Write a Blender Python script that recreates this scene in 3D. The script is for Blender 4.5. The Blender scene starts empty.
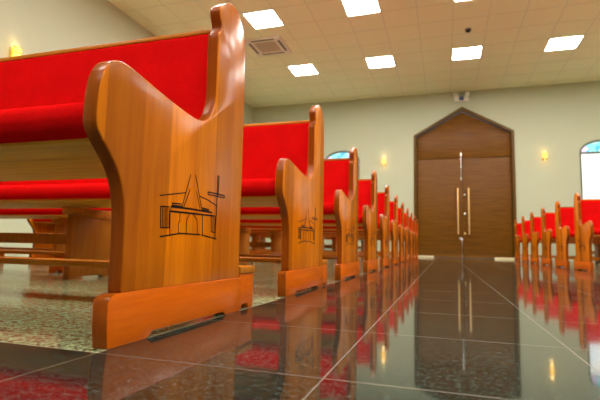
import bpy, bmesh, math, random
from mathutils import Vector, Matrix
random.seed(4)
C = bpy.context.scene.collection
SC = bpy.context.scene

# ------------------------------------------------------------------ materials
def srgb(r, g, b):
    f = lambda c: (c/255/12.92) if c/255 <= .04045 else ((c/255+.055)/1.055)**2.4
    return (f(r), f(g), f(b), 1)

class NT:
    def __init__(s, name):
        s.m = bpy.data.materials.new(name); s.m.use_nodes = True
        s.t = s.m.node_tree; s.t.nodes.clear()
        s.out = s.n('ShaderNodeOutputMaterial')
        s.b = s.n('ShaderNodeBsdfPrincipled'); s.l(s.b.outputs[0], s.out.inputs[0])
    def n(s, t, **k):
        x = s.t.nodes.new(t)
        for a, v in k.items(): setattr(x, a, v)
        return x
    def l(s, a, b): s.t.links.new(a, b)
    def set(s, **k):
        for a, v in k.items(): s.b.inputs[a.replace('_', ' ')].default_value = v
    def math(s, op, a, b=None):
        x = s.n('ShaderNodeMath', operation=op)
        for i, v in enumerate((a, b)):
            if v is None: continue
            if isinstance(v, (int, float)): x.inputs[i].default_value = v
            else: s.l(v, x.inputs[i])
        return x.outputs[0]
    def coords(s, kind='Object', scale=(1, 1, 1), loc=(0, 0, 0)):
        c = s.n('ShaderNodeTexCoord'); m = s.n('ShaderNodeMapping')
        m.inputs['Scale'].default_value = scale; m.inputs['Location'].default_value = loc
        s.l(c.outputs[kind], m.inputs[0]); return m.outputs[0]
    def noise(s, vec, scale, detail=4, rough=.5, out=0):
        x = s.n('ShaderNodeTexNoise'); x.inputs['Scale'].default_value = scale
        x.inputs['Detail'].default_value = detail; x.inputs['Roughness'].default_value = rough
        if vec is not None: s.l(vec, x.inputs['Vector'])
        return x.outputs[out]
    def ramp(s, fac, stops, interp='LINEAR'):
        r = s.n('ShaderNodeValToRGB'); r.color_ramp.interpolation = interp
        e = r.color_ramp.elements
        while len(e) < len(stops): e.new(.5)
        for el, (p, c) in zip(e, stops): el.position = p; el.color = c
        s.l(fac, r.inputs[0]); return r.outputs[0]
    def mix(s, fac, a, b, mode='MIX'):
        x = s.n('ShaderNodeMix', data_type='RGBA', blend_type=mode)
        for i, v in ((0, fac), (6, a), (7, b)):
            if isinstance(v, (int, float)): x.inputs[i].default_value = v
            elif isinstance(v, tuple): x.inputs[i].default_value = v
            else: s.l(v, x.inputs[i])
        return x.outputs[2]
    def bump(s, h, strength=.2, dist=.002):
        x = s.n('ShaderNodeBump'); x.inputs['Strength'].default_value = strength
        x.inputs['Distance'].default_value = dist
        s.l(h, x.inputs['Height']); s.l(x.outputs[0], s.b.inputs['Normal'])

def plain(name, col, rough=.5, metal=0, spec=.5, emit=None, es=0):
    n = NT(name); n.set(Base_Color=col, Roughness=rough, Metallic=metal)
    n.b.inputs['Specular IOR Level'].default_value = spec
    # faint surface mottling so nothing is perfectly uniform
    v = n.noise(n.coords(scale=(1, 1, 1)), 14, 3)
    c = n.mix(n.math('MULTIPLY', v, .12), col, (col[0]*.7, col[1]*.7, col[2]*.7, 1)); n.l(c, n.b.inputs['Base Color'])
    if emit: n.set(Emission_Color=emit, Emission_Strength=es)
    return n.m

def wood(name, light, dark, grain='Z', rough=.24, staves=0, coat=0, rand=.25, spec=.5, ior=1.34):
    """varnished timber; grain runs along one object axis, staves = glued boards across Y"""
    n = NT(name)
    st = {'X': (1.2, 22, 22), 'Y': (22, 1.2, 22), 'Z': (22, 22, 1.2)}[grain]
    oi = n.n('ShaderNodeObjectInfo')
    tc = n.n('ShaderNodeTexCoord')
    off = n.n('ShaderNodeVectorMath', operation='ADD')
    n.l(tc.outputs['Object'], off.inputs[0])
    cx = n.n('ShaderNodeCombineXYZ')
    n.l(n.math('MULTIPLY', oi.outputs['Random'], 13.0), cx.inputs[0]); n.l(n.math('MULTIPLY', oi.outputs['Random'], 7.0), cx.inputs[2])
    n.l(cx.outputs[0], off.inputs[1])
    mp = n.n('ShaderNodeMapping'); mp.inputs['Scale'].default_value = st
    n.l(off.outputs[0], mp.inputs[0])
    g1 = n.noise(mp.outputs[0], 1.3, 5, .6)
    mp2 = n.n('ShaderNodeMapping'); mp2.inputs['Scale'].default_value = tuple(q*6 for q in st)
    n.l(off.outputs[0], mp2.inputs[0])
    g2 = n.noise(mp2.outputs[0], 1.5, 2, .5)
    f = n.math('ADD', n.math('MULTIPLY', g1, .75), n.math('MULTIPLY', g2, .25))
    col = n.ramp(f, [(.3, dark), (.5, tuple((a+b)/2 for a, b in zip(light, dark))), (.72, light)])
    if staves:
        sp = n.n('ShaderNodeSeparateXYZ'); n.l(tc.outputs['Object'], sp.inputs[0])
        wob = n.math('ADD', sp.outputs[1], n.math('MULTIPLY', n.math('SINE', n.math('MULTIPLY', sp.outputs[1], 31)), .012))
        idx = n.math('FLOOR', n.math('MULTIPLY', wob, staves))
        wn = n.n('ShaderNodeTexWhiteNoise', noise_dimensions='2D')
        cv = n.n('ShaderNodeCombineXYZ'); n.l(idx, cv.inputs[0]); n.l(n.math('MULTIPLY', oi.outputs['Random'], 50), cv.inputs[1])
        n.l(cv.outputs[0], wn.inputs['Vector'])
        k = n.ramp(wn.outputs[0], [(0, (.55, .48, .42, 1)), (.4, (.88, .85, .82, 1)), (1, (1.1, 1.1, 1.12, 1))])
        col = n.mix(1.0, col, k, 'MULTIPLY')
    kr = n.ramp(oi.outputs['Random'], [(0, (1-rand, 1-rand, 1-rand, 1)), (1, (1.05, 1.05, 1.05, 1))])
    col = n.mix(1.0, col, kr, 'MULTIPLY')
    n.l(col, n.b.inputs['Base Color'])
    rr = n.math('ADD', n.math('MULTIPLY', g2, .08), rough-.04); n.l(rr, n.b.inputs['Roughness'])
    n.set(IOR=ior)
    n.b.inputs['Specular IOR Level'].default_value = .36
    if coat: n.set(Coat_Weight=coat, Coat_Roughness=.12)
    n.bump(f, .12, .0015)
    return n.m

def granite(name, ramp1, joint, tilex, tiley, ox, oy, rough, jw=.0022, ior=1.6, sc=260, bump=.0):
    n = NT(name)
    p = n.coords('Object')
    v1 = n.noise(p, sc, 3, .7); v2 = n.noise(p, sc*.45, 2, .6); v3 = n.noise(p, 3.0, 3, .6)
    f = n.math('ADD', n.math('ADD', n.math('MULTIPLY', v1, .55), n.math('MULTIPLY', v2, .35)), n.math('MULTIPLY', v3, .10))
    col = n.ramp(f, ramp1)
    sp = n.n('ShaderNodeSeparateXYZ'); n.l(p, sp.inputs[0])
    def line(o, off, tile):
        a = n.math('DIVIDE', n.math('SUBTRACT', o, off-1000*tile), tile)
        fr = n.math('FRACT', a)
        d = n.math('MINIMUM', fr, n.math('SUBTRACT', 1.0, fr))
        return n.math('LESS_THAN', d, jw/2/tile)
    m = n.math('MAXIMUM', line(sp.outputs[0], ox, tilex), line(sp.outputs[1], oy, tiley))
    cryst = n.ramp(n.math('ADD', n.math('MULTIPLY', v1, .6), n.math('MULTIPLY', v2, .4)), [(.46, (rough,)*3+(1,)), (.58, (rough+.05,)*3+(1,))])
    # each slab has its own tone
    wn = n.n('ShaderNodeTexWhiteNoise', noise_dimensions='2D'); cv = n.n('ShaderNodeCombineXYZ')
    n.l(n.math('FLOOR', n.math('DIVIDE', n.math('SUBTRACT', sp.outputs[0], ox), tilex)), cv.inputs[0])
    n.l(n.math('FLOOR', n.math('DIVIDE', n.math('SUBTRACT', sp.outputs[1], oy), tiley)), cv.inputs[1])
    n.l(cv.outputs[0], wn.inputs['Vector'])
    k = n.ramp(wn.outputs[0], [(0, (.82, .82, .82, 1)), (1, (1.1, 1.1, 1.1, 1))])
    col = n.mix(1.0, col, k, 'MULTIPLY')
    col = n.mix(m, col, joint)
    n.l(col, n.b.inputs['Base Color'])
    n.l(n.math('ADD', n.math('MULTIPLY', m, .35), cryst), n.b.inputs['Roughness'])
    n.set(IOR=ior)
    n.bump(n.math('ADD', n.math('MULTIPLY', v1, 1.0), 0.0), bump, .0004) if bump else None
    return n.m

def fabric(name, col):
    n = NT(name)
    v = n.noise(n.coords(), 260, 2, .7); v2 = n.noise(n.coords(), 9, 3, .5)
    f = n.math('ADD', n.math('MULTIPLY', v, .6), n.math('MULTIPLY', v2, .4))
    c = n.ramp(f, [(.3, tuple(q*.68 for q in col[:3])+(1,)), (.7, col)])
    n.l(c, n.b.inputs['Base Color']); n.set(Roughness=.85, Sheen_Weight=.0, Sheen_Roughness=.4)
    n.b.inputs['Specular IOR Level'].default_value = .0
    n.set(IOR=1.02)
    n.set(Sheen_Tint=(1, .25, .25, 1))
    n.bump(v, .5, .002)
    return n.m

M = {}
M['panel'] = wood('varnished_panel_wood', (.88, .255, .002, 1), (.60, .13, .001, 1), 'Z', .2, 9.5, rand=.12, spec=.3)
M['edge'] = wood('dark_edge_wood', (.36, .075, .003, 1), (.24, .042, .002, 1), 'Z', .24, rand=.1, spec=.3)  # darker red-brown wood for the outline faces of panels and feet
M['rail_y'] = wood('varnished_foot_wood', (.82, .165, .003, 1), (.58, .095, .002, 1), 'Y', .22, rand=.1, spec=.3)
M['rail_x'] = wood('varnished_rail_wood', (.66, .24, .02, 1), (.45, .13, .008, 1), 'X', .26, spec=.2)
M['under'] = wood('seat_board_wood', (.88, .40, .03, 1), (.60, .23, .012, 1), 'X', .4, spec=.2)
M['support'] = wood('support_wood', (.55, .20, .02, 1), (.36, .10, .008, 1), 'Z', .3, spec=.2)
M['dark'] = plain('engraved_groove', (.016, .006, .002, 1), .8, spec=.1)
M['gap'] = plain('rubber_glide', (.03, .03, .025, 1), .7)
M['red'] = fabric('red_upholstery', (.72, .006, .006, 1))
M['wall'] = plain('cream_wall_paint', (.53, .55, .405, 1), .85, spec=.2)
M['ceil'] = plain('ceiling_tile', (.86, .88, .64, 1), .8, spec=.2)
M['grid'] = plain('ceiling_grid_metal', (.72, .74, .54, 1), .3, spec=.5)
M['white'] = plain('white_enamel', (.78, .74, .66, 1), .35)
M['grille'] = plain('grey_grille', (.55, .46, .37, 1), .5)
M['slot'] = plain('dark_slot', (.10, .08, .06, 1), .6)
M['lamp'] = plain('light_diffuser', (.9, .9, .9, 1), .5, emit=(1, .97, .90, 1), es=16)
M['gold'] = plain('polished_gold', (.85, .55, .16, 1), .25, metal=1)
M['goldpull'] = plain('satin_brass', (.95, .62, .25, 1), .4, metal=.4)
M['chrome'] = plain('satin_chrome', (.72, .70, .66, 1), .25, metal=1)
M['bulb'] = plain('warm_bulb', (1, .8, .4, 1), .4, emit=(1, .62, .16, 1), es=.35)
M['sglass'] = plain('amber_glass', (.95, .6, .12, 1), .2, emit=(1, .55, .08, 1), es=.75)
M['black'] = plain('black_plastic', (.02, .02, .022, 1), .3)
M['blue'] = plain('blue_indicator', (.05, .07, .22, 1), .3)
M['door'] = wood('dark_oak_veneer', (.225, .088, .007, 1), (.09, .030, .002, 1), 'X', .4, rand=.02, spec=.2)
M['doorframe'] = wood('door_frame_wood', (.15, .078, .018, 1), (.10, .048, .010, 1), 'Z', .35, rand=.02)
M['doordark'] = plain('door_gap', (.035, .018, .008, 1), .6)
M['wframe'] = plain('window_frame_paint', (.12, .15, .12, 1), .45)
M['pale_strip'] = plain('pale_cream_strip', (.85, .72, .45, 1), .3)  # even pale cream for the raised strips by the door
M['granite'] = granite('dark_granite', [(.41, (.002, .004, .003, 1)), (.49, (.006, .014, .012, 1)), (.56, (.028, .052, .044, 1)), (.64, (.11, .135, .11, 1))],
                       (.16, .11, .065, 1), .4255, .411, -.605, .697, .045, ior=1.72, sc=190)
M['lgranite'] = granite('pale_granite', [(.40, (.03, .035, .016, 1)), (.47, (.21, .26, .13, 1)), (.54, (.45, .54, .29, 1)), (.64, (.66, .74, .45, 1))],
                        (.30, .26, .18, 1), .4255, .411, -.605, .697, .10, jw=.0025, ior=1.6, sc=120)

def stained(name, kind):
    n = NT(name)
    p = n.coords('Object')
    vo = n.n('ShaderNodeTexVoronoi'); vo.inputs['Scale'].default_value = 8 if kind == 'top' else 3.2; n.l(p, vo.inputs['Vector'])
    sep = n.n('ShaderNodeSeparateColor'); n.l(vo.outputs['Color'], sep.inputs[0])
    if kind == 'top':
        c = n.ramp(sep.outputs[0], [(0, (.10, .50, .80, 1)), (.3, (.25, .78, .85, 1)), (.55, (.55, .85, .92, 1)), (.8, (.75, .62, .95, 1))], 'CONSTANT')
    else:
        c = n.ramp(sep.outputs[0], [(0, (.60, .86, .88, 1)), (.25, (.92, .97, .95, 1)), (.5, (1, 1, .98, 1)), (.75, (1, .93, .72, 1)), (.9, (.78, .88, .95, 1))], 'CONSTANT')
    n.l(c, n.b.inputs['Base Color']); n.l(c, n.b.inputs['Emission Color'])
    n.set(Roughness=.15, Emission_Strength=.30 if kind == 'top' else .37)
    return n.m
M['glass_top'] = stained('cyan_stained_glass', 'top')
M['glass_low'] = stained('pale_stained_glass', 'low')

# ------------------------------------------------------------------ mesh helpers
def bevel(bm, w, ang=35, seg=2):
    es = [e for e in bm.edges if len(e.link_faces) == 2 and e.calc_face_angle(0) > math.radians(ang)]
    if w and es: bmesh.ops.bevel(bm, geom=es, offset=w, segments=seg, affect='EDGES', profile=.5, clamp_overlap=True)

def merge(dst, src):
    me = bpy.data.meshes.new('tmp'); src.to_mesh(me); src.free(); dst.from_mesh(me); bpy.data.meshes.remove(me)

def box(bm, x0, x1, y0, y1, z0, z1, bv=0, seg=2):
    b = bmesh.new(); bmesh.ops.create_cube(b, size=1)
    for v in b.verts:
        v.co = Vector(((x0+x1)/2+v.co.x*(x1-x0), (y0+y1)/2+v.co.y*(y1-y0), (z0+z1)/2+v.co.z*(z1-z0)))
    bevel(b, bv, 30, seg); merge(bm, b)

def prism(bm, pts, axis, a, b_, bv=0, seg=2, ang=35):
    """extrude a closed 2D outline along an axis. axis 'X': pts=(y,z); 'Y': pts=(x,z); 'Z': pts=(x,y)"""
    b = bmesh.new()
    mk = {'X': lambda p, t: (t, p[0], p[1]), 'Y': lambda p, t: (p[0], t, p[1]), 'Z': lambda p, t: (p[0], p[1], t)}[axis]
    va = [b.verts.new(mk(p, a)) for p in pts]; vb = [b.verts.new(mk(p, b_)) for p in pts]
    b.faces.new(va); b.faces.new(vb[::-1])
    for i in range(len(pts)):
        j = (i+1) % len(pts); b.faces.new((va[j], va[i], vb[i], vb[j]))
    bmesh.ops.recalc_face_normals(b, faces=b.faces)
    bevel(b, bv, ang, seg); merge(bm, b)

def cyl(bm, p0, p1, r0, r1=None, seg=24, bv=0):
    r1 = r0 if r1 is None else r1
    p0, p1 = Vector(p0), Vector(p1); d = p1-p0
    b = bmesh.new(); bmesh.ops.create_cone(b, cap_ends=True, segments=seg, radius1=r0, radius2=r1, depth=d.length)
    bmesh.ops.transform(b, matrix=Matrix.Translation((p0+p1)/2) @ d.to_track_quat('Z', 'Y').to_matrix().to_4x4(), verts=b.verts)
    bevel(b, bv, 50, 2); merge(bm, b)

def lathe(bm, prof, c, seg=28):
    b = bmesh.new(); rings = []
    for r, z in prof:
        rings.append([b.verts.new((c[0]+r*math.cos(2*math.pi*k/seg), c[1]+r*math.sin(2*math.pi*k/seg), c[2]+z)) for k in range(seg)])
    for i in range(len(rings)-1):
        for k in range(seg): b.faces.new((rings[i][k], rings[i][(k+1) % seg], rings[i+1][(k+1) % seg], rings[i+1][k]))
    b.faces.new(rings[0][::-1]); b.faces.new(rings[-1])
    bmesh.ops.recalc_face_normals(b, faces=b.faces); merge(bm, b)

def obj(name, bm, mat, parent=None, smooth=True, flip=False):
    if flip:
        for v in bm.verts: v.co.x = -v.co.x
        bmesh.ops.reverse_faces(bm, faces=bm.faces)
    me = bpy.data.meshes.new(name); bm.to_mesh(me); bm.free()
    for m in (mat if isinstance(mat, list) else [mat]): me.materials.append(m)
    if smooth:
        for p in me.polygons: p.use_smooth = True
        me.set_sharp_from_angle(angle=math.radians(32))
    o = bpy.data.objects.new(name, me); C.objects.link(o)
    if parent: o.parent = parent
    return o

def thing(name, label, cat, loc=(0, 0, 0), group=None, rot=(0, 0, 0)):
    o = bpy.data.objects.new(name, None); C.objects.link(o); o.location = loc; o.rotation_euler = rot
    o.empty_display_size = .1
    o['label'] = label; o['category'] = cat
    if group: o['group'] = group
    return o

def setting(o): o['kind'] = 'structure'; return o

def copy_tree(o, parent=None, loc=None, label=None):
    c = o.copy(); C.objects.link(c)
    if parent: c.parent = parent
    if loc is not None: c.location = loc
    if label: c['label'] = label
    for ch in list(o.children): copy_tree(ch, c)
    return c

def smooth_open(pts, n=2):
    for _ in range(n):
        q = [pts[0]]
        for a, b in zip(pts, pts[1:]):
            q += [(a[0]*.75+b[0]*.25, a[1]*.75+b[1]*.25), (a[0]*.25+b[0]*.75, a[1]*.25+b[1]*.75)]
        pts = q+[pts[-1]]
    return pts

# ------------------------------------------------------------------ room
XL, XR, YB, YF, HC = -5.6, 6.52, 12.5, -7.5, 4.44
AX0, AX1 = -.605, 1.522            # aisle paved in dark granite
YC = .697                          # dark cross aisle in front of the first pews
bm = bmesh.new()
def quad(x0, x1, y0, y1, mi):
    f = bm.faces.new([bm.verts.new(p) for p in ((x0, y0, 0), (x1, y0, 0), (x1, y1, 0), (x0, y1, 0))]); f.material_index = mi
quad(XL, XR, YF, YC, 0); quad(AX0, AX1, YC, YB, 0); quad(XL, AX0, YC, YB, 1); quad(AX1, XR, YC, YB, 1)
# slab thickness
fl = obj('floor', bm, [M['granite'], M['lgranite']], smooth=False); setting(fl)

bm = bmesh.new(); box(bm, XL-.15, XR+.15, YF-.15, YB+.15, HC, HC+.12)
setting(obj('ceiling', bm, M['ceil'], smooth=False))
TX, TY, GX, GY = .615, .628, -3.50, 9.68
bm = bmesh.new()
x = GX-TX*3
while x < XR-.05:
    if x > XL+.02: box(bm, x-.009, x+.009, YF, YB, HC-.004, HC+.01)
    x += TX
y = GY-TY*22
while y < YB-.05:
    if y > YF+.02: box(bm, XL, XR, y-.008, y+.008, HC-.0035, HC+.01)
    y += TY
setting(obj('trim_1', bm, M['grid'], smooth=False))

# back wall with door and window openings
DC, DW, DS, DA = .48, 1.255, 3.30, 4.02       # door centre, half width, spring height, apex height
WIN = [(-2.775, 'window_1'), (3.70, 'window_2')]
WH, WSP, WRISE, WSILL = .515, 2.66, .315, .95
def arch(cx, h=WH, rise=WRISE, sill=WSILL, sp=WSP, n=20):
    return [(cx-h, sill), (cx+h, sill)] + [(cx+h*math.cos(math.pi*k/n), sp+rise*math.sin(math.pi*k/n)) for k in range(n+1)]
def wall_with_holes(name, y, thick, outer, holes):
    b = bmesh.new(); es = []
    for loop in [outer]+holes:
        vs = [b.verts.new((p[0], y, p[1])) for p in loop]
        es += [b.edges.new((vs[i], vs[(i+1) % len(vs)])) for i in range(len(vs))]
    bmesh.ops.triangle_fill(b, use_beauty=True, use_dissolve=False, edges=es)
    r = bmesh.ops.extrude_face_region(b, geom=b.faces[:])
    bmesh.ops.translate(b, vec=(0, thick, 0), verts=[v for v in r['geom'] if isinstance(v, bmesh.types.BMVert)])
    bmesh.ops.recalc_face_normals(b, faces=b.faces)
    return setting(obj(name, b, M['wall'], smooth=False))
doorhole = [(DC-DW, 0), (DC+DW, 0), (DC+DW, DS), (DC, DA), (DC-DW, DS)]
# keep the outline simple: door loop touches the floor, so merge it into the outer outline
outer = [(XL-.15, 0), (DC-DW, 0), (DC-DW, DS), (DC, DA), (DC+DW, DS), (DC+DW, 0), (XR+.15, 0), (XR+.15, HC), (XL-.15, HC)]
wall_with_holes('wall_back', YB, .22, outer, [arch(c) for c, _ in WIN if XL+.6 < c < XR])
bm = bmesh.new(); box(bm, XL-.15, XL, YF, YB, 0, HC); setting(obj('wall_left', bm, M['wall'], smooth=False))
bm = bmesh.new(); box(bm, XR, XR+.15, YF, YB, 0, HC); setting(obj('wall_right', bm, M['wall'], smooth=False))
bm = bmesh.new(); box(bm, XL-.15, XR+.15, YF-.15, YF, 0, HC); setting(obj('wall_front', bm, M['wall'], smooth=False))
# outside backing behind the panes is not needed: panes are opaque lit glass

for cx, nm in WIN:
    r = bpy.data.objects.new(nm, None); C.objects.link(r); r.location = (cx, YB+.06, 0); setting(r)
    b = bmesh.new()
    o_, i_ = arch(0), arch(0, WH-.045, WRISE-.045, WSILL+.045)
    n = len(o_)
    va = [[b.verts.new((p[0], yy, p[1])) for p in L] for L in (o_, i_) for yy in (-.04, .02)]
    for k in range(n):
        j = (k+1) % n
        b.faces.new((va[0][k], va[0][j], va[2][j], va[2][k])); b.faces.new((va[1][j], va[1][k], va[3][k], va[3][j]))
        b.faces.new((va[2][k], va[2][j], va[3][j], va[3][k])); b.faces.new((va[0][j], va[0][k], va[1][k], va[1][j]))
    bmesh.ops.recalc_face_normals(b, faces=b.faces)
    box(b, -WH+.03, WH-.03, -.035, .015, WSP-.03, WSP+.02, .004)
    obj('window_frame', b, M['wframe'], r)
    b = bmesh.new(); prism(b, [(-WH+.03, WSILL+.03), (WH-.03, WSILL+.03), (WH-.03, WSP-.02), (-WH+.03, WSP-.02)], 'Y', 0, .01)
    obj('window_pane', b, M['glass_low'], r, False)
    top = [(p[0]*.95, p[1]-.02) for p in arch(0)[2:]]
    b = bmesh.new(); prism(b, top, 'Y', 0, .01); obj('window_pane', b, M['glass_top'], r, False)

# ------------------------------------------------------------------ main door
d = bpy.data.objects.new('door_1', None); C.objects.link(d); d.location = (DC, YB, 0); setting(d)
FW = .07
b = bmesh.new()
oo = [(-DW, 0), (-DW, DS), (0, DA), (DW, DS), (DW, 0)]
ii = [(-DW+FW, 0), (-DW+FW, DS-.035), (0, DA-.10), (DW-FW, DS-.035), (DW-FW, 0)]
va = [[b.verts.new((p[0], yy, p[1])) for p in L] for L in (oo, ii) for yy in (-.035, .16)]
for k in range(4):
    b.faces.new((va[0][k], va[0][k+1], va[2][k+1], va[2][k])); b.faces.new((va[1][k+1], va[1][k], va[3][k], va[3][k+1]))
    b.faces.new((va[2][k], va[2][k+1], va[3][k+1], va[3][k])); b.faces.new((va[0][k+1], va[0][k], va[1][k], va[1][k+1]))
for k in (0, 4): b.faces.new((va[0][k], va[2][k], va[3][k], va[1][k]))
bmesh.ops.recalc_face_normals(b, faces=b.faces); bevel(b, .006, 40)
obj('door_frame', b, M['doorframe'], d)
LT = 2.63
b = bmesh.new()
hw = DW-FW-.006
prism(b, [(-hw, LT+.012), (hw, LT+.012), (hw, DS-.045), (0, DA-.115), (-hw, DS-.045)], 'Y', .075, .12, .005)
obj('transom_panel', b, M['door'], d)
b = bmesh.new(); prism(b, [(-hw-.01, -.01), (hw+.01, -.01), (hw+.01, DS-.04), (0, DA-.11), (-hw-.01, DS-.04)], 'Y', .122, .14)
obj('backing_panel', b, M['doordark'], d, False)
for s in (-1, 1):
    b = bmesh.new()
    x0, x1 = sorted((s*.006, s*hw))
    box(b, x0, x1, .07, .12, .012, LT, .005)
    xs = sorted((s*.05, s*(hw-.06)))
    leaf = obj('door_leaf', b, M['door'], d)
    b = bmesh.new()                                   # brass pull: bar on two standoffs
    hx = s*.135
    cyl(b, (hx, .005, .62), (hx, .005, 1.83), .019, seg=20, bv=.003)
    for z in (.78, 1.67): cyl(b, (hx, .005, z), (hx, .075, z), .012, seg=14)
    obj('door_handle', b, M['goldpull'], leaf)
    b = bmesh.new(); box(b, xs[0], xs[1], .062, .072, .12, .135); obj('bottom_bead', b, M['doorframe'], leaf)
    if s < 0:
        b = bmesh.new(); cyl(b, (-.045, .06, 2.02), (-.045, .06, 2.80), .011, seg=14, bv=.002)
        for z in (2.08, 2.4, 2.74): box(b, -.068, -.022, .052, .075, z-.02, z+.02, .003)
        obj('surface_bolt', b, M['chrome'], leaf)
        b = bmesh.new(); cyl(b, (-.045, .06, .03), (-.045, .06, .5), .006, seg=14, bv=.002)
        box(b, -.068, -.022, .052, .075, .46, .50, .003); box(b, -.13, -.04, .055, .066, .5, .515, .002)
        obj('floor_bolt', b, M['chrome'], leaf)
    else:
        for z, m in ((1.65, 'chrome'), (1.15, 'chrome'), (.645, 'goldpull')):
            b = bmesh.new(); cyl(b, (.032, .05, z), (.032, .072, z), .026, seg=22, bv=.004); cyl(b, (.032, .045, z), (.032, .052, z), .012, seg=14)
            obj('lock_cylinder', b, M[m], leaf)
# pale strips at the foot of the door wall
for k, (x0, x1) in enumerate([(-1.06, -.27), (1.2, 1.70)]):
    b = bmesh.new(); box(b, x0, x1, YB-.10, YB-.045, 0, .045, .006); setting(obj('trim_%d' % (k+2), b, M['pale_strip']))

# ------------------------------------------------------------------ pews
L = 3.6
def profile():
    rear = [(1.098, .872), (1.104, .884), (1.13, .903), (1.162, .926), (1.19, .930), (1.225, .918), (1.25, .895), (1.267, .865), (1.276, .82), (1.280, .73), (1.283, .55), (1.284, .3), (1.285, .102)]
    front = [(1.098, .866), (1.102, .85), (1.110, .836), (1.113, .822), (1.106, .808), (1.094, .800), (1.094, .780), (1.095, .748), (1.096, .66), (1.096, .603), (1.088, .580),
             (1.075, .553), (1.055, .535), (1.028, .525), (.995, .522), (.94, .527), (.877, .535), (.819, .545), (.766, .554), (.737, .558), (.718, .559), (.700, .556),
             (.684, .547), (.671, .532), (.662, .512), (.657, .485), (.655, .452), (.655, .428), (.659, .410), (.671, .394), (.692, .373), (.714, .350),
             (.732, .320), (.743, .285), (.748, .245), (.750, .184), (.750, .102)]
    fr = smooth_open(front, 1)
    rr = smooth_open(rear, 1)
    return fr[::-1] + rr          # closed: bottom-front -> up front -> over the top -> down rear
PROF = [(y-1.0, z) for y, z in profile()]
FOOT = [(.722, 0), (.717, .04), (.716, .085), (.722, .096), (.735, .101), (.76, .103), (1.292, .103), (1.298, .098), (1.299, 0), (1.205, 0), (1.19, .011), (.86, .013), (.838, 0)]
FOOT = [(y-1.0, z) for y, z in FOOT]

EMB = [  # strokes of the carved church, traced in a 400 px square, (points, width px)
 ([(50, 127), (180, 113)], 3), ([(203, 25), (160, 185)], 3), ([(200, 98), (168, 186)], 3), ([(228, 25), (258, 195)], 3), ([(232, 105), (250, 193)], 2.5),
 ([(250, 132), (290, 150), (330, 177)], 3), ([(340, 30), (334, 165), (324, 345)], 5), ([(346, 30), (341, 120)], 3),
 ([(290, 110), (372, 128)], 4), ([(290, 122), (372, 140)], 3.5), ([(290, 110), (290, 122)], 3), ([(372, 128), (372, 140)], 3),
 ([(105, 183), (200, 194), (310, 213)], 5), ([(103, 206), (200, 216), (320, 230)], 5), ([(105, 183), (103, 206)], 3),
 ([(110, 166), (156, 170)], 3.5), ([(110, 176), (158, 181)], 3), ([(262, 190), (294, 199)], 4), ([(260, 197), (294, 206)], 3),
 ([(100, 206), (98, 326)], 3.5), ([(150, 212), (148, 255), (141, 268), (142, 318)], 2.5), ([(196, 222), (183, 250), (180, 318)], 2.5),
 ([(216, 222), (235, 250), (237, 318)], 2.5), ([(262, 228), (262, 324)], 3.5),
 ([(50, 333), (100, 325), (150, 317), (250, 323)], 4), ([(258, 325), (330, 345)], 4),
 ([(53, 181), (53, 288)], 4), ([(64, 181), (64, 288)], 4), ([(75, 181), (75, 288)], 3.5), ([(85, 182), (85, 288)], 4), ([(95, 183), (94, 289)], 3), ([(53, 181), (95, 183)], 3), ([(53, 288), (95, 289)], 3),
 ([(306, 226), (306, 308)], 4), ([(315, 228), (314, 312)], 3.5), ([(325, 230), (323, 316)], 3.5), ([(306, 308), (322, 314)], 3)]
# fixed homography-free mapping: square corners measured on the panel face (metres)
def emb_pt(u, v):
    # camera rays through the traced drawing were solved once: y grows to the right, z upwards
    px, py = 150+u/5, 170+v/5
    return emb_ray(px, py)
CY, CP, CR, CF = -.3102, .1034, .0221, 452.0
CAM = Vector((0, 0, .2))
Fv = Vector((math.sin(CY)*math.cos(CP), math.cos(CY)*math.cos(CP), math.sin(CP)))
R0 = Vector((math.cos(CY), -math.sin(CY), 0)); U0 = R0.cross(Fv)
Rv = R0*math.cos(CR)+U0*math.sin(CR); Uv = -R0*math.sin(CR)+U0*math.cos(CR)
def emb_ray(px, py):
    dd = Fv+Rv*((px-300)/CF)-Uv*((py-200)/CF)
    p = CAM+dd*(-.604/dd.x)
    return p.y-1.0, p.z

def emblem(bm, x):
    for pts, w in EMB:
        P = [emb_pt(*p) for p in pts]
        h = w*.0009/2
        for a, c in zip(P, P[1:]):
            dv = Vector((c[0]-a[0], c[1]-a[1])); ln = dv.length; dv /= ln; nv = Vector((-dv.y, dv.x))
            a2 = Vector(a)-dv*h*.6; c2 = Vector(c)+dv*h*.6
            prism(bm, [tuple(a2+nv*h), tuple(c2+nv*h), tuple(c2-nv*h), tuple(a2-nv*h)], 'X', x-.002, x+.0006)

def rounded(bm, x0, x1, y0, y1, z0, z1, r, crown=0):
    b = bmesh.new(); bmesh.ops.create_cube(b, size=1)
    for v in b.verts: v.co = Vector(((x0+x1)/2+v.co.x*(x1-x0), (y0+y1)/2+v.co.y*(y1-y0), (z0+z1)/2+v.co.z*(z1-z0)))
    bevel(b, r, 30, 5)
    merge(bm, b)

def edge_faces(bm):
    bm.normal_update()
    for f in bm.faces: f.material_index = 1 if abs(f.normal.x) < .3 else 0

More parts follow.
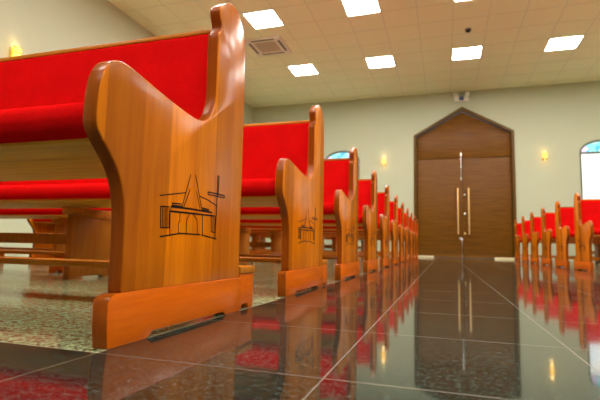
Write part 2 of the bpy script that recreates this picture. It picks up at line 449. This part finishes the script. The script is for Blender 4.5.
def make_pew(label, loc, flip, group):
    """local frame: aisle end at x=+L/2 (left block) or mirrored; y = 0 near seat middle, pew faces -y"""
    r = thing('church_pew', label, 'pew', loc, group)
    E = L/2
    for end in (1, -1):
        b = bmesh.new(); xa, xb = end*(E-.001), end*(E-.035)
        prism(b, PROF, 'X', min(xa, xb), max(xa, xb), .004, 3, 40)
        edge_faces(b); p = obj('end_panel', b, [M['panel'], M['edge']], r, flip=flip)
        b = bmesh.new(); xa, xb = end*E, end*(E-.037)
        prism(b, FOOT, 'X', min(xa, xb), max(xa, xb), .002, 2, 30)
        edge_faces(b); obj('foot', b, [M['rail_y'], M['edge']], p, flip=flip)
        if end == 1:
            b = bmesh.new(); emblem(b, E-.001); obj('engraved_emblem', b, M['dark'], p, False, flip=flip)
            for yy in (-.235, .25):
                pass
    xi = E-.035
    b = bmesh.new(); rounded(b, -xi+.002, xi-.002, -.328, .105, .403, .477, .035); obj('seat_cushion', b, M['red'], r, flip=flip)
    b = bmesh.new(); box(b, -xi, xi, -.297, .115, .397, .406, .002); obj('seat_board', b, M['under'], r, flip=flip)
    def lean(bm):                                              # backrest reclines a little
        for v in bm.verts: v.co.y += (v.co.z-.46)*.13
        return bm
    b = bmesh.new(); rounded(b, -xi+.002, xi-.002, .095, .140, .455, .832, .014); obj('backrest_cushion', lean(b), M['red'], r, flip=flip)
    b = bmesh.new(); box(b, -xi, xi, .138, .158, .40, .83, .002); obj('backrest_board', lean(b), M['under'], r, flip=flip)
    b = bmesh.new(); box(b, -xi, xi, .098, .162, .830, .846, .004); obj('top_rail', lean(b), M['rail_x'], r, flip=flip)
    for xs in (E-1.31, E-2.44):                                # intermediate supports under the seat
        b = bmesh.new()
        pts = [(-.075, 0), (-.07, .02), (-.07, .345), (.24, .335), (.24, 0), (.19, 0), (.17, .014), (0, .014), (-.02, 0)]
        prism(b, pts, 'X', xs-.02, xs+.02, .003, 2, 30); s = obj('seat_support', b, M['support'], r, flip=flip)
        b = bmesh.new(); prism(b, [(-.10, .348), (-.10, .386), (.25, .386), (.25, .330)], 'X', xs-.028, xs+.028, .003, 2, 30)
        obj('bracket', b, M['support'], s, flip=flip)
    b = bmesh.new(); box(b, -E+.036, E-1.33, .19, .212, .185, .25, .004); obj('stretcher', b, M['support'], r, flip=flip)
    # kneeler fixed to the back of the pew
    b = bmesh.new(); box(b, -E+.002, E-.002, .300, .415, .112, .135, .004); k = obj('kneeler', b, M['rail_x'], r, flip=flip)
    for xs in (E-.025, 0, -E+.025):
        b = bmesh.new()
        prism(b, [(.302, 0), (.302, .111), (.408, .111), (.408, 0), (.375, 0), (.365, .016), (.325, .016), (.315, 0)], 'X', xs-.02, xs+.02, .003, 2, 30)
        obj('kneeler_leg', b, M['rail_y'], k, flip=flip)
    return r

ORD = ['nearest', 'second', 'third', 'fourth', 'fifth', 'sixth', 'seventh', 'eighth', 'ninth', 'tenth', 'eleventh']
XLP, XRP, SP, N = -.603, 1.52, 1.005, 11
lab_l = ['large nearest wooden pew left of the aisle, carved church on its end panel',
         'second wooden pew from the camera left of the aisle, behind the nearest one',
         'third wooden pew left of the aisle, arched window showing just above its backrest']
for i in range(3, N):
    lab_l.append('%s red-cushioned wooden pew from the camera on the left of the aisle' % ORD[i])
lab_l[-1] = 'last and farthest red-cushioned wooden pew left of the aisle, close to the door'
proto = None
for i in range(N):
    loc = (XLP-L/2, 1.0+SP*i, 0)
    if i == 0: proto = make_pew(lab_l[0], loc, False, 'wooden pews left of the aisle')
    else: copy_tree(proto, loc=loc, label=lab_l[i])
lab_r = ['nearest visible red-cushioned pew right of the aisle, in front of the arched window']
for i in range(1, 6): lab_r.append('%s red-cushioned pew from the nearest along the right of the aisle' % ORD[i])
lab_r[-1] = 'farthest red-cushioned pew right of the aisle, beside the big door'
for i in range(6):
    loc = (XRP+L/2, 1.0+SP*(i+5), 0)
    if i == 0: proto_r = make_pew(lab_r[0], loc, True, 'wooden pews right of the aisle')
    else: copy_tree(proto_r, loc=loc, label=lab_r[i])

# ------------------------------------------------------------------ ceiling fittings
colx = [GX+TX*(.5+3*k) for k in range(5)]
rowy = [GY+TY*(.5-4*k) for k in range(6)]
cn = ['leftmost', 'second from left', 'middle', 'second from right', 'rightmost']
rn = ['row nearest the back wall', 'second row from the back wall', 'third row from the back wall', 'fourth row from the back wall', 'row over the cross aisle', 'row nearest the hall front']
lp = None
for j, yy in enumerate(rowy):
    for k, xx in enumerate(colx):
        lb = 'square white ceiling light panel, %s in the %s' % (cn[k], rn[j])
        if lp is None:
            lp = thing('ceiling_light', lb, 'ceiling light', (xx, yy, HC), 'square ceiling light panels')
            b = bmesh.new(); h, w = .3, .018
            for a in ((-h, h, -h, -h+w), (-h, h, h-w, h), (-h, -h+w, -h, h), (h-w, h, -h, h)): box(b, *a, -.014, -.001, .002)
            obj('light_frame', b, M['white'], lp)
            b = bmesh.new(); box(b, -h+w*.8, h-w*.8, -h+w*.8, h-w*.8, -.010, -.001, .001); obj('diffuser', b, M['lamp'], lp, False)
        else: copy_tree(lp, loc=(xx, yy, HC), label=lb)

ac = thing('air_conditioner', 'square white ceiling cassette air conditioner with grey grille', 'air conditioner', (-3.53, 8.55, HC))
b = bmesh.new(); h = .40
for a in ((-h, h, -h, -h+.17), (-h, h, h-.17, h), (-h, -h+.17, -h+.17, h-.17), (h-.17, h, -h+.17, h-.17)): box(b, *a, -.035, -.001, .004)
obj('body_panel', b, M['white'], ac)
b = bmesh.new(); box(b, -.235, .235, -.235, .235, -.03, -.006, .003)
for q in range(11):
    yy = -.21+.042*q; box(b, -.22, .22, yy-.008, yy+.008, -.036, -.029, .001)
obj('intake_grille', b, M['grille'], ac)
for a in ((-.25, .25, -.345, -.30), (-.25, .25, .30, .345), (-.345, -.30, -.25, .25), (.30, .345, -.25, .25)):
    b = bmesh.new(); box(b, *a, -.039, -.034, .001); obj('air_outlet', b, M['slot'], ac)

cam_dome = thing('dome_camera', 'small dark round dome camera on the ceiling', 'camera', (.475, 8.87, HC))
b = bmesh.new(); cyl(b, (0, 0, -.02), (0, 0, -.001), .06, seg=24, bv=.004); obj('mount', b, M['grille'], cam_dome)
b = bmesh.new(); lathe(b, [(.05, -.02), (.049, -.035), (.04, -.055), (.022, -.067), (.004, -.07)], (0, 0, 0)); obj('dome', b, M['black'], cam_dome)

em = thing('emergency_light', 'white twin-lamp emergency light on the wall above the door', 'emergency light', (.47, YB, 4.235))
em.scale = (1.2, 1.2, 1.2)
b = bmesh.new(); box(b, -.15, .15, -.07, .004, -.07, .05, .01); obj('housing', b, M['white'], em)
b = bmesh.new(); box(b, -.05, .05, -.076, -.068, -.055, .04, .004); obj('front_plate', b, M['blue'], em)
for s in (-1, 1):
    b = bmesh.new(); cyl(b, (s*.11, -.02, .085), (s*.125, -.12, .075), .045, .058, 24, .005); cyl(b, (s*.1, -.04, .03), (s*.105, -.05, .07), .015, seg=12)
    hd = obj('lamp_head', b, M['white'], em)
    b = bmesh.new(); cyl(b, (s*.125, -.118, .075), (s*.1255, -.124, .0746), .048, seg=24); obj('lens', b, M['lamp'] if False else M['chrome'], hd)

def sconce(label, loc, rz):
    r = thing('wall_sconce', label, 'wall lamp', loc, 'gold wall sconces', (0, 0, rz))
    b = bmesh.new(); box(b, -.045, .045, -.014, -.001, -.11, .11, .006); obj('back_plate', b, M['gold'], r)
    b = bmesh.new()
    prof = []
    for q in range(7):
        z = -.06+.02*q; prof += [(.048, z-.009), (.053, z-.004), (.053, z+.004), (.048, z+.009)]
    lathe(b, prof, (0, -.07, 0)); obj('lamp_shade', b, M['sglass'], r)
    for z in (-.07, .0, .07):
        b = bmesh.new(); cyl(b, (0, -.07, z-.006), (0, -.07, z+.006), .057, seg=28, bv=.002)
        if z == 0: box(b, -.012, .012, -.03, -.012, -.005, .005, .001)
        obj('gold_band', b, M['gold'], r)
    for s in (-1, 1):
        b = bmesh.new(); lathe(b, [(.012, 0), (.02, s*.012), (.022, s*.025), (.014, s*.04), (.003, s*.046)], (0, -.07, s*.076)); obj('bulb', b, M['bulb'], r)
        li = bpy.data.lights.new('sconce_glow', 'POINT'); li.energy = .12; li.color = (1, .62, .22); li.shadow_soft_size = .03
        lo = bpy.data.objects.new('sconce_glow', li); C.objects.link(lo); lo.parent = r; lo.location = (0, -.07, s*.16)
    return r
sconce('gold wall sconce on the back wall, left of the door', (-1.575, YB, 2.60), 0)
sconce('gold wall sconce on the back wall, right of the door', (2.41, YB, 2.60), 0)
sconce('gold wall sconce on the left wall above the nearest pew', (XL, 4.46, 2.74), math.radians(-90) if False else math.radians(90))

# ------------------------------------------------------------------ camera, world, colour
cd = bpy.data.cameras.new('camera'); co = bpy.data.objects.new('camera', cd); C.objects.link(co)
mat = Matrix((Rv, Uv, -Fv)).transposed().to_4x4(); mat.translation = CAM
co.matrix_world = mat
cd.sensor_width = 36; cd.sensor_fit = 'HORIZONTAL'; cd.lens = CF/600*36; cd.clip_start = .02
cd.dof.use_dof = True; cd.dof.focus_distance = 1.25; cd.dof.aperture_fstop = 5.0
SC.camera = co
w = bpy.data.worlds.new('world'); SC.world = w; w.use_nodes = True
bg = w.node_tree.nodes['Background']; bg.inputs[0].default_value = (.8, .9, 1, 1); bg.inputs[1].default_value = .6
SC.view_settings.view_transform = 'Standard'; SC.view_settings.look = 'None'
SC.view_settings.exposure = 1.5; SC.view_settings.gamma = 1; SC.view_settings.use_curve_mapping = False
SC.cycles.max_bounces = 10; SC.cycles.diffuse_bounces = 6; SC.cycles.glossy_bounces = 5
SC.cycles.sample_clamp_indirect = 6
try:
    SC.cycles.use_denoising = True
except Exception: pass
